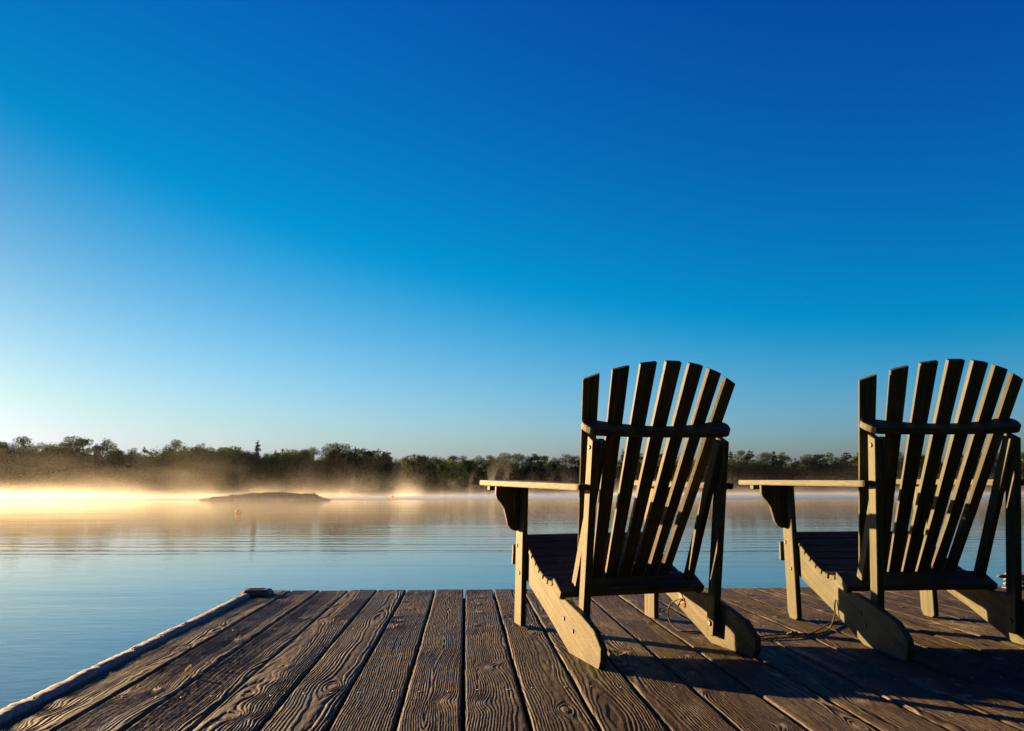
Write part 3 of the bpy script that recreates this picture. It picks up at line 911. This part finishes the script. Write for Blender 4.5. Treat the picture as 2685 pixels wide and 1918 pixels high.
# ------------------------------------------------------------------ chairs
PAR = [dict(cx=.5023, cy=2.4227, yaw=.2828, shx=.0523, shy=-.0077, tw=-.0299, pit=.0171, sc=1.0),
       dict(cx=1.4431, cy=2.4438, yaw=.0638, shx=.0578, shy=.0455, tw=-.0538, pit=.0037, sc=1.0059)]

def make_chair(ch, mat, label):
    P = PAR[ch]
    root = empty('adirondack_chair', DT @ Matrix.Translation((P['cx'], P['cy'], 0)) @ Matrix.Rotation(P['yaw'], 4, 'Z'))
    tag(root, label, 'chair', 'adirondack chairs on the dock')
    def fn(co):
        x, y, z = co.x * P['sc'], co.y * P['sc'], co.z * P['sc']
        z = z + P['pit'] * (y - .4)
        x = x + P['shx'] * z
        y = y + P['shy'] * z + P['tw'] * x * 2 * z
        return Vector((x, y, max(z, 0.0015)))
    def part(name, bm, axis, parent=None): return put(name, bm, mat, parent or root, axis=axis, fn=fn)
    Wd, T_ = .2657, .0213
    # side stringers that run back to become the rear feet
    outl = [(.246, 0), (.002, 0), (-.011, .032), (-.012, .066), (.046, .107), (.166, .136), (.300, .158), (.346, .153), (.408, .198), (.436, .186),
            (.487, .186), (.535, .200), (.582, .216), (.66, .254), (.72, .287), (.79, .318), (.83, .318), (.846, .285), (.846, .215), (.696, .154), (.47, .082)]
    for s in (-1, 1):
        b = prism([(s * Wd, y, z) for y, z in outl], (-s * T_, 0, 0), 0.002)
        st = part('rear_leg', b, (0, .9, .35))
        if ch == 0 or s < 0:
            for (y, z) in ((.256, .100), (.227, .067)) if ch == 1 else ((.300, .100), (.215, .075)):
                bm = bmesh.new()
                bmesh.ops.create_cone(bm, segments=12, radius1=.0075, radius2=.006, depth=.004, cap_ends=True,
                    matrix=Matrix.Translation((s * (Wd + .0015), y, z)) @ Matrix.Rotation(math.pi / 2 * s, 4, 'Y'))
                put('bolt', bm, M_BOLT, st, fn=fn)
    # front legs
    for s in (-1, 1):
        r_ = .018 if ch == 1 else .004
        pts = [(.713 + r_, 0.0), (.803 - r_, 0.0), (.803, r_ * 1.3), (.836, .5225), (.746, .5225), (.713, r_ * .6)]
        b = prism([(s * Wd, y, z) for y, z in pts], (s * .0205, 0, 0), .0022)
        lg = part('front_leg', b, (0, 0, 1))
        for (y, z) in ((.800, .291), (.755, .192)):
            bm = bmesh.new()
            bmesh.ops.create_cone(bm, segments=14, radius1=.0085, radius2=.0068, depth=.005, cap_ends=True,
                matrix=Matrix.Translation((s * (Wd + .0215), y, z)) @ Matrix.Rotation(math.pi / 2 * s, 4, 'Y'))
            put('bolt', bm, M_BOLT, lg, fn=fn)
    # seat: narrow boards following the dip of the stringers
    curve = np.array([(.424, .2015), (.46, .1985), (.50, .204), (.54, .2135), (.582, .228), (.66, .264), (.72, .296), (.77, .322), (.815, .336), (.842, .330)])
    seg = np.concatenate([[0], np.cumsum(np.linalg.norm(np.diff(curve, axis=0), axis=1))])
    def cp(s_): return np.array([np.interp(s_, seg, curve[:, 0]), np.interp(s_, seg, curve[:, 1])])
    nS = 9; L = seg[-1]; pit = L / nS
    bl = []
    for i in range(nS):
        p0, p1 = cp(i * pit + .0042), cp((i + 1) * pit - .0042)
        d = (p1 - p0) / np.linalg.norm(p1 - p0); nn = np.array([-d[1], d[0]])
        q = [p0, p1, p1 - nn * .017, p0 - nn * .017]
        e = .002 + random.uniform(0, .0025)
        bl.append(prism([(-Wd - e, a[0], a[1]) for a in q], (2 * (Wd + e) + random.uniform(-.002, .002), 0, 0), .0022))
    part('seat', join_bm(bl), (1, 0, 0))
    part('apron', box_bm(-.287, .287, .850, .868, .214, .290), (1, 0, 0))
    # rear posts and the sloping back braces inside them
    for s in (-1, 1):
        b = prism([(s * .2438, .195, .035), (s * .2438, .240, .035), (s * .2438, .189, .694), (s * .2438, .144, .674)], (-s * .0242, 0, 0), .002)
        po = part('back_post', b, (0, 0, 1))
        bm = bmesh.new()
        bmesh.ops.create_cone(bm, segments=14, radius1=.0085, radius2=.0065, depth=.005, cap_ends=True,
            matrix=Matrix.Translation((s * .2455, .168, .655)) @ Matrix.Rotation(math.pi / 2 * s, 4, 'Y'))
        put('bolt', bm, M_BOLT, po, fn=fn)
        bm = bmesh.new()
        bmesh.ops.create_cone(bm, segments=14, radius1=.010, radius2=.008, depth=.006, cap_ends=True,
            matrix=Matrix.Translation((s * .2180, .214, .075)) @ Matrix.Rotation(-math.pi / 2 * s, 4, 'Y'))
        put('bolt', bm, M_BOLT, po, fn=fn)
        b = prism([(s * .2190, .329, .192), (s * .2190, .366, .205), (s * .2190, .166, .684), (s * .2190, .128, .670)], (-s * .021, 0, 0), .002)
        part('back_brace', b, (0, -.4, .9))
    # backrest
    B = np.array([.4187, .205]); sd = np.array([-.4344, .9007]); pd = np.array([-.9007, -.4344])
    def yz(t, d): return B + t * sd + d * pd
    # lower rail: a board square to the slats
    q = [yz(.012, .001), yz(.012, .090), yz(-.010, .090), yz(-.010, .001)]
    low = part('lower_back_rail', prism([(-Wd - .0025, a[0], a[1]) for a in q], (2 * Wd + .005, 0, 0), .002), (1, 0, 0))
    # upper rail, curved in front to fan the slats
    pts = []
    for x in np.linspace(-.226, .226, 21): pts.append((x, -1.03 * x * x + .0005))
    pts += [(.250, -.048), (.262, -.034), (.2635, -.018), (.258, .004), (.250, .022), (.238, .033), (.225, .037), (.12, .044), (0, .046),
            (-.12, .044), (-.225, .037), (-.238, .033), (-.250, .022), (-.258, .004), (-.2635, -.018), (-.262, -.034), (-.250, -.048)]
    o3 = [(x, *yz(.556, d)) for x, d in pts]
    e3 = sd * .024
    up = part('backrest', prism(o3, (0, e3[0], e3[1]), .002), (1, 0, 0))
    for i in range(-3, 4):
        xt = i * .084
        phi = math.atan(2 * 1.27 * xt * .50)
        w3 = np.array([math.cos(phi), math.sin(phi), 0.0])
        cb = np.array([i * .0512, B[0], B[1]]); cb = cb + np.array([0, sd[0], sd[1]]) * -.030
        ct = np.array([xt, .0691 + 1.2686 * xt * xt, .9297 - .717 * xt * xt])
        # keep each slat touching the lower rail's front edge
        ax = ct - cb; ax /= np.linalg.norm(ax)
        nrm = np.cross(w3, ax); nrm /= np.linalg.norm(nrm)
        if nrm[1] < 0: nrm = -nrm
        wb, wt = .0195, .0268
        def topz(x): return .9297 - .717 * x * x
        c4_ = []
        for e in (-1, -.33, .33, 1):
            p = ct + w3 * wt * e
            t = (topz(p[0]) - p[2]) / ax[2]
            c4_.append(p + ax * t)
        q = [cb - w3 * wb, cb + w3 * wb] + c4_[::-1]
        b = prism([tuple(a) for a in q], tuple(nrm * .0185), .0015)
        o = put('back_slat', b, mat, up, axis=tuple(ax), fn=fn)
    # arms with their brackets and cleats
    for s in (-1, 1):
        z1, z0 = .5440, .5365
        plan = [(.2460, .166), (.268, .165), (.277, .170), (.2815, .182), (.300, .32), (.336, .58), (.372, .83), (.3975, 1.016), (.392, 1.026),
                (.275, 1.032), (.258, 1.022), (.232, .93), (.212, .80), (.206, .65), (.214, .50), (.232, .36), (.2460, .26)]
        zt = lambda y: z0 + (z1 - z0) * (y - .18) / .85
        bm = bmesh.new()
        a = [bm.verts.new((s * x, y, zt(y))) for x, y in plan]
        b = [bm.verts.new((s * x, y, zt(y) - .0200)) for x, y in plan]
        n = len(plan)
        bm.faces.new(a); bm.faces.new(b[::-1])
        for i in range(n): bm.faces.new((a[i], b[i], b[(i + 1) % n], a[(i + 1) % n]))
        bmesh.ops.recalc_face_normals(bm, faces=bm.faces)
        bmesh.ops.bevel(bm, geom=list(bm.edges), offset=.0025, segments=2, affect='EDGES', clamp_overlap=True)
        arm = part('armrest', bm, (0, 1, 0))
        part('arm_cleat', box_bm(min(s * .262, s * .398), max(s * .262, s * .398), .838, .876, .5045, .5225), (1, 0, 0), arm)
        bp = [(.2870, .5225), (.386, .5225), (.386, .490), (.380, .474), (.364, .456), (.350, .435), (.342, .408), (.334, .376), (.322, .358), (.305, .3485), (.2870, .3485)]
        b = prism([(s * x, .782, z) for x, z in bp], (0, .020, 0), .0015)
        part('arm_bracket', b, (0, 0, 1), arm)
    return root
chair_a = make_chair(0, M_CH1, 'weathered khaki chair with flaking paint, a torn patch and a full view of both feet')
chair_b = make_chair(1, M_CH2, 'smoother olive painted chair reaching the right edge of the picture')
# torn patch with rust on the inner face of the first chair's right stringer
def on_chair(ch, x, y, z):
    P = PAR[ch]
    x, y, z = x * P['sc'], y * P['sc'], z * P['sc']
    z = z + P['pit'] * (y - .4); x = x + P['shx'] * z; y = y + P['shy'] * z + P['tw'] * x * 2 * z
    c, s = math.cos(P['yaw']), math.sin(P['yaw'])
    return Vector((P['cx'] + c * x - s * y, P['cy'] + s * x + c * y, max(z, 0.001)))
def patch(name, pts, mat):
    P = PAR[0]
    bm = prism([(.2430, y, z) for y, z in pts], (-.0015, 0, 0), 0.0003)
    def fn(co):
        v = on_chair(0, co.x, co.y, co.z)
        return chair_a.matrix_world.inverted() @ (DT @ v)
    put(name, bm, mat, chair_a, fn=fn)
patch('paper_patch', [(.472, .142), (.452, .132), (.444, .118), (.430, .108), (.455, .098), (.474, .108)], M_LABEL)
patch('rust_stain', [(.446, .124), (.437, .122), (.428, .110), (.426, .094), (.434, .088), (.444, .098), (.4445, .112)], M_RUST)

# ------------------------------------------------------------------ ropes, small things
def smooth_path(pts, n=10):
    P = [Vector(p) for p in pts]; out = []
    for i in range(len(P) - 1):
        p0 = P[max(i - 1, 0)]; p1 = P[i]; p2 = P[i + 1]; p3 = P[min(i + 2, len(P) - 1)]
        for j in range(n):
            t = j / n
            out.append(0.5 * ((2 * p1) + (-p0 + p2) * t + (2 * p0 - 5 * p1 + 4 * p2 - p3) * t * t + (-p0 + 3 * p1 - 3 * p2 + p3) * t ** 3))
    out.append(P[-1]); return out
def rope_bm(pts, r=0.003, k=9, n=10, twist=True):
    path = smooth_path(pts, n)
    # resample finely for the lay of the strands
    bm = bmesh.new(); rings = []; dist = 0
    up = Vector((0, 0, 1))
    for i, p in enumerate(path):
        if i: dist += (p - path[i - 1]).length
        d = (path[min(i + 1, len(path) - 1)] - path[max(i - 1, 0)]).normalized()
        u = d.cross(up)
        if u.length < 1e-3: u = Vector((1, 0, 0))
        u.normalize(); v = d.cross(u)
        ring = []
        for j in range(k):
            a = j / k * 2 * math.pi
            rr = r * (1 + 0.16 * math.cos(3 * (a + dist / (r * 5.5)))) if twist else r
            ring.append(bm.verts.new(p + (u * math.cos(a) + v * math.sin(a)) * rr))
        rings.append(ring)
    for a, b in zip(rings, rings[1:]):
        for j in range(k): bm.faces.new((a[j], a[(j + 1) % k], b[(j + 1) % k], b[j]))
    bm.faces.new(rings[0][::-1]); bm.faces.new(rings[-1])
    return bm
R0 = .0026
loop = [on_chair(0, x, y, z) for x, y, z in ((.2415, .440, .112), (.236, .452, .117), (.228, .498, .097), (.224, .521, .067), (.226, .517, .038), (.230, .494, .018), (.236, .464, .006), (.250, .44, .0045))]
mid = [Vector(p) for p in ((.665, 2.905, .005), (.74, 2.84, .0045), (.835, 2.800, .005), (.90, 2.835, .0045), (.975, 2.846, .006), (1.02, 2.845, .007), (1.075, 2.845, .007), (1.118, 2.850, .022), (1.140, 2.852, .062), (1.146, 2.858, .098), (1.152, 2.862, .120))]
rope1 = rope_bm(loop + mid, R0, n=14)
rope2 = rope_bm([(.838, 2.798, .0048), (.87, 2.775, .0045), (.93, 2.785, .0045), (1.00, 2.803, .005), (1.06, 2.86, .006), (1.13, 2.95, .007), (1.20, 3.04, .008), (1.275, 3.12, .006)], R0, n=16)
knot = []
for q, rr in (((.985, 2.846), .008), ((1.0, 2.848), .0065)):
    kb = bmesh.new(); bmesh.ops.create_icosphere(kb, subdivisions=2, radius=rr, matrix=Matrix.Translation((q[0], q[1], .009)))
    knot.append(kb)
kpts = [(.965 + .012 * math.cos(a) + .022 * a / 6, 2.842 + .012 * math.sin(a), .006 + .004 * math.sin(a * 2)) for a in np.linspace(0, 8, 12)]
knot.append(rope_bm(kpts, .0028, n=6))
ro = empty('tie_rope', DT)
tag(ro, 'thin pale rope lying on the deck, tying the two chairs together', 'rope')
put('strand', join_bm([rope1]), M_ROPE, ro, smooth=True)
put('strand', join_bm([rope2]), M_ROPE, ro, smooth=True)
put('knot', join_bm(knot), M_ROPE, ro, smooth=True)

# mooring cleat with its line at the end of the dock
def cleat():
    cx, cy = 2.60, 4.08
    ce = empty('mooring_cleat', DT @ Matrix.Translation((cx, cy, 0)))
    tag(ce, 'grey metal mooring cleat on the dock end behind the right chair seat', 'cleat')
    for dx in (-.035, .035):
        b = prism([(dx - .022, -.022, .002), (dx + .022, -.022, .002), (dx + .012, -.010, .050), (dx - .012, -.010, .050)], (0, .036, 0), .004)
        put('foot', b, M_CAST, ce)
    b = prism([(-.125, -.011, .056), (-.110, -.013, .066), (0, -.015, .071), (.110, -.013, .066), (.125, -.011, .056), (.10, -.013, .049), (-.10, -.013, .049)], (0, .026, 0), .004)
    put('horn', b, M_CAST, ce)
    bb = box_bm(-.085, .085, -.035, .035, -.002, .004, .001)
    put('base_plate', bb, M_CAST, ce)
cleat()
lp = []
for i in range(46):
    a = i * .42
    lp.append((2.60 + (.060 + .012 * math.sin(i * 1.3)) * math.cos(a) * (1.25 if i % 15 < 8 else 1.0), 4.075 + .040 * math.sin(a), 0.012 + .0014 * i + .004 * math.sin(i * .9)))
lp += [(2.68, 4.10, .070), (2.74, 4.13, .062), (2.82, 4.17, .035), (2.90, 4.22, -.05), (2.93, 4.25, -.30)]
lo = put('mooring_line', rope_bm(lp, .0075, n=7), simple('pale_mooring_rope', (0.30, 0.27, 0.20), 0.9, nscale=260, var=0.5, bump=1.0, dist=0.002, spec=0.1), mw=DT, smooth=True)
tag(lo, 'thick twisted rope coiled round the cleat and dropping off the dock end', 'rope')

# mayfly resting on the second board from the strip
def mayfly():
    p = Vector((-.932, 2.318, .0))
    o = empty('mayfly', DT @ Matrix.Translation(p) @ Matrix.Rotation(0.15, 4, 'Z'))
    tag(o, 'straw-coloured mayfly with upright wings resting on the dock boards', 'insect')
    bd = rope_bm([(-.014, 0, .006), (-.006, 0, .0075), (.004, 0, .006), (.016, 0, .0035), (.024, 0, .003)], .0017, twist=False)
    b2 = rope_bm([(.024, 0, .003), (.034, .001, .0035), (.046, .003, .004)], .0004, k=5, twist=False)
    b3 = rope_bm([(.024, 0, .003), (.034, -.003, .0035), (.044, -.006, .004)], .0004, k=5, twist=False)
    legs = [rope_bm([(x, 0, .006), (x - .003, s * .006, .008), (x - .006, s * .010, .0005)], .0004, k=5, twist=False) for x in (-.008, -.003) for s in (-1, 1)]
    put('body', join_bm([bd, b2, b3] + legs), M_WING, o, axis=(1, 0, 0))
    for dy in (-.0012, .0012):
        w_ = prism([(-.006, dy, .007), (.004, dy * 1.5, .012), (.012, dy * 3, .024), (.010, dy * 4, .030), (.003, dy * 3, .026), (-.004, dy * 2, .016)], (0, .0004, 0), 0)
        put('wing', w_, M_WING, o)
mayfly()
def chip(x, y, s, label, mat, h=.006, name='leaf_scrap', cat='leaf'):
    bm = bmesh.new()
    bmesh.ops.create_icosphere(bm, subdivisions=2, radius=s)
    r = random.Random(int(x * 1000))
    for v in bm.verts:
        v.co.z = max(v.co.z * h / s, -.001) + .002
        v.co.x *= 1 + .4 * r.uniform(-1, 1); v.co.y *= .6 * (1 + .4 * r.uniform(-1, 1))
    o = put(name, bm, mat, mw=DT @ Matrix.Translation((x, y, 0)))
    tag(o, label, cat)
chip(-.9235, 2.462, .009, 'tiny curled straw-coloured leaf scrap right of the mayfly', M_WING)
bm = prism([(-.006, -.004, 0), (.006, -.003, 0), (.009, -.002, .020), (.002, -.004, .027), (-.004, -.003, .018)], (0, .007, 0), .001)
tag(put('wood_stub', bm, M_ROPE, mw=DT @ Matrix.Translation((.879, 3.005, 0))), 'small upright broken wood stub between the two chairs', 'stub')

# ------------------------------------------------------------------ mist over the lake
def mist_mat():
    a = N('lake_mist')
    pos = a.n('ShaderNodeNewGeometry').outputs['Position']
    sep = a.n('ShaderNodeSeparateXYZ', {0: pos})
    X, Y, Z = sep.outputs
    # torn, leaning plumes; broad drifts decide where they climb
    mp = a.n('ShaderNodeMapping', {'Vector': pos, 'Scale': (0.50, 0.018, 0.13), 'Rotation': (0, rad(22), 0)}).outputs[0]
    n1 = a.n('ShaderNodeTexNoise', {'Vector': mp, 'Scale': 1.0, 'Detail': 5.0, 'Roughness': 0.62, 'Distortion': 1.1}).outputs[0]
    mp2 = a.n('ShaderNodeMapping', {'Vector': pos, 'Scale': (0.07, 0.02, 0.0)}).outputs[0]
    n2 = a.n('ShaderNodeTexNoise', {'Vector': mp2, 'Scale': 1.0, 'Detail': 3.0}).outputs[0]
    wis = a.ramp(n1, [(0.51, 0.0), (0.63, 1.0)])
    sc = a.math('ADD', -0.9, a.math('MULTIPLY', n2, 4.0))
    sc = a.math('ADD', sc, a.math('MULTIPLY', a.math('DIVIDE', X, -70.0, clamp=True), 0.5))
    sc = a.math('MAXIMUM', sc, 0.45)
    fall = a.math('EXPONENT', a.math('MULTIPLY', a.math('DIVIDE', Z, sc), -1.0))
    base = a.math('EXPONENT', a.math('MULTIPLY', Z, -3.0))
    yin = a.ramp(a.math('DIVIDE', Y, 140.0), [(0.05, 0.0), (0.10, 0.015), (0.55, 0.03), (0.62, 0.08), (0.66, 1.0), (0.73, 1.0), (0.78, 0.10)])
    ybase = a.ramp(a.math('DIVIDE', Y, 140.0), [(0.05, 0.0), (0.10, 0.24), (0.22, 0.46), (0.38, 0.34), (0.45, 0.30), (0.485, 0.85)])
    d = a.math('ADD', a.math('MULTIPLY', a.math('MULTIPLY', wis, fall), 0.044), a.math('MULTIPLY', fall, 0.0001))
    d = a.math('MULTIPLY', d, yin)
    d = a.math('ADD', d, a.math('MULTIPLY', a.math('MULTIPLY', base, ybase), 0.0115))
    v = a.n('ShaderNodeVolumePrincipled', {'Color': (1, 0.98, 0.96, 1), 'Density': d, 'Anisotropy': 0.58})
    a.l(v.outputs[0], a.out.inputs['Volume'])
    return a.m
bm = box_bm(-150, 150, 6.5, 129, 0.03, 9.0, 0)
me = bpy.data.meshes.new('mist'); bm.to_mesh(me); bm.free()
mo = link_mesh('mist', me, mist_mat())
tag(mo, 'golden morning mist rising in wisps off the lake', 'mist', None, 'stuff')
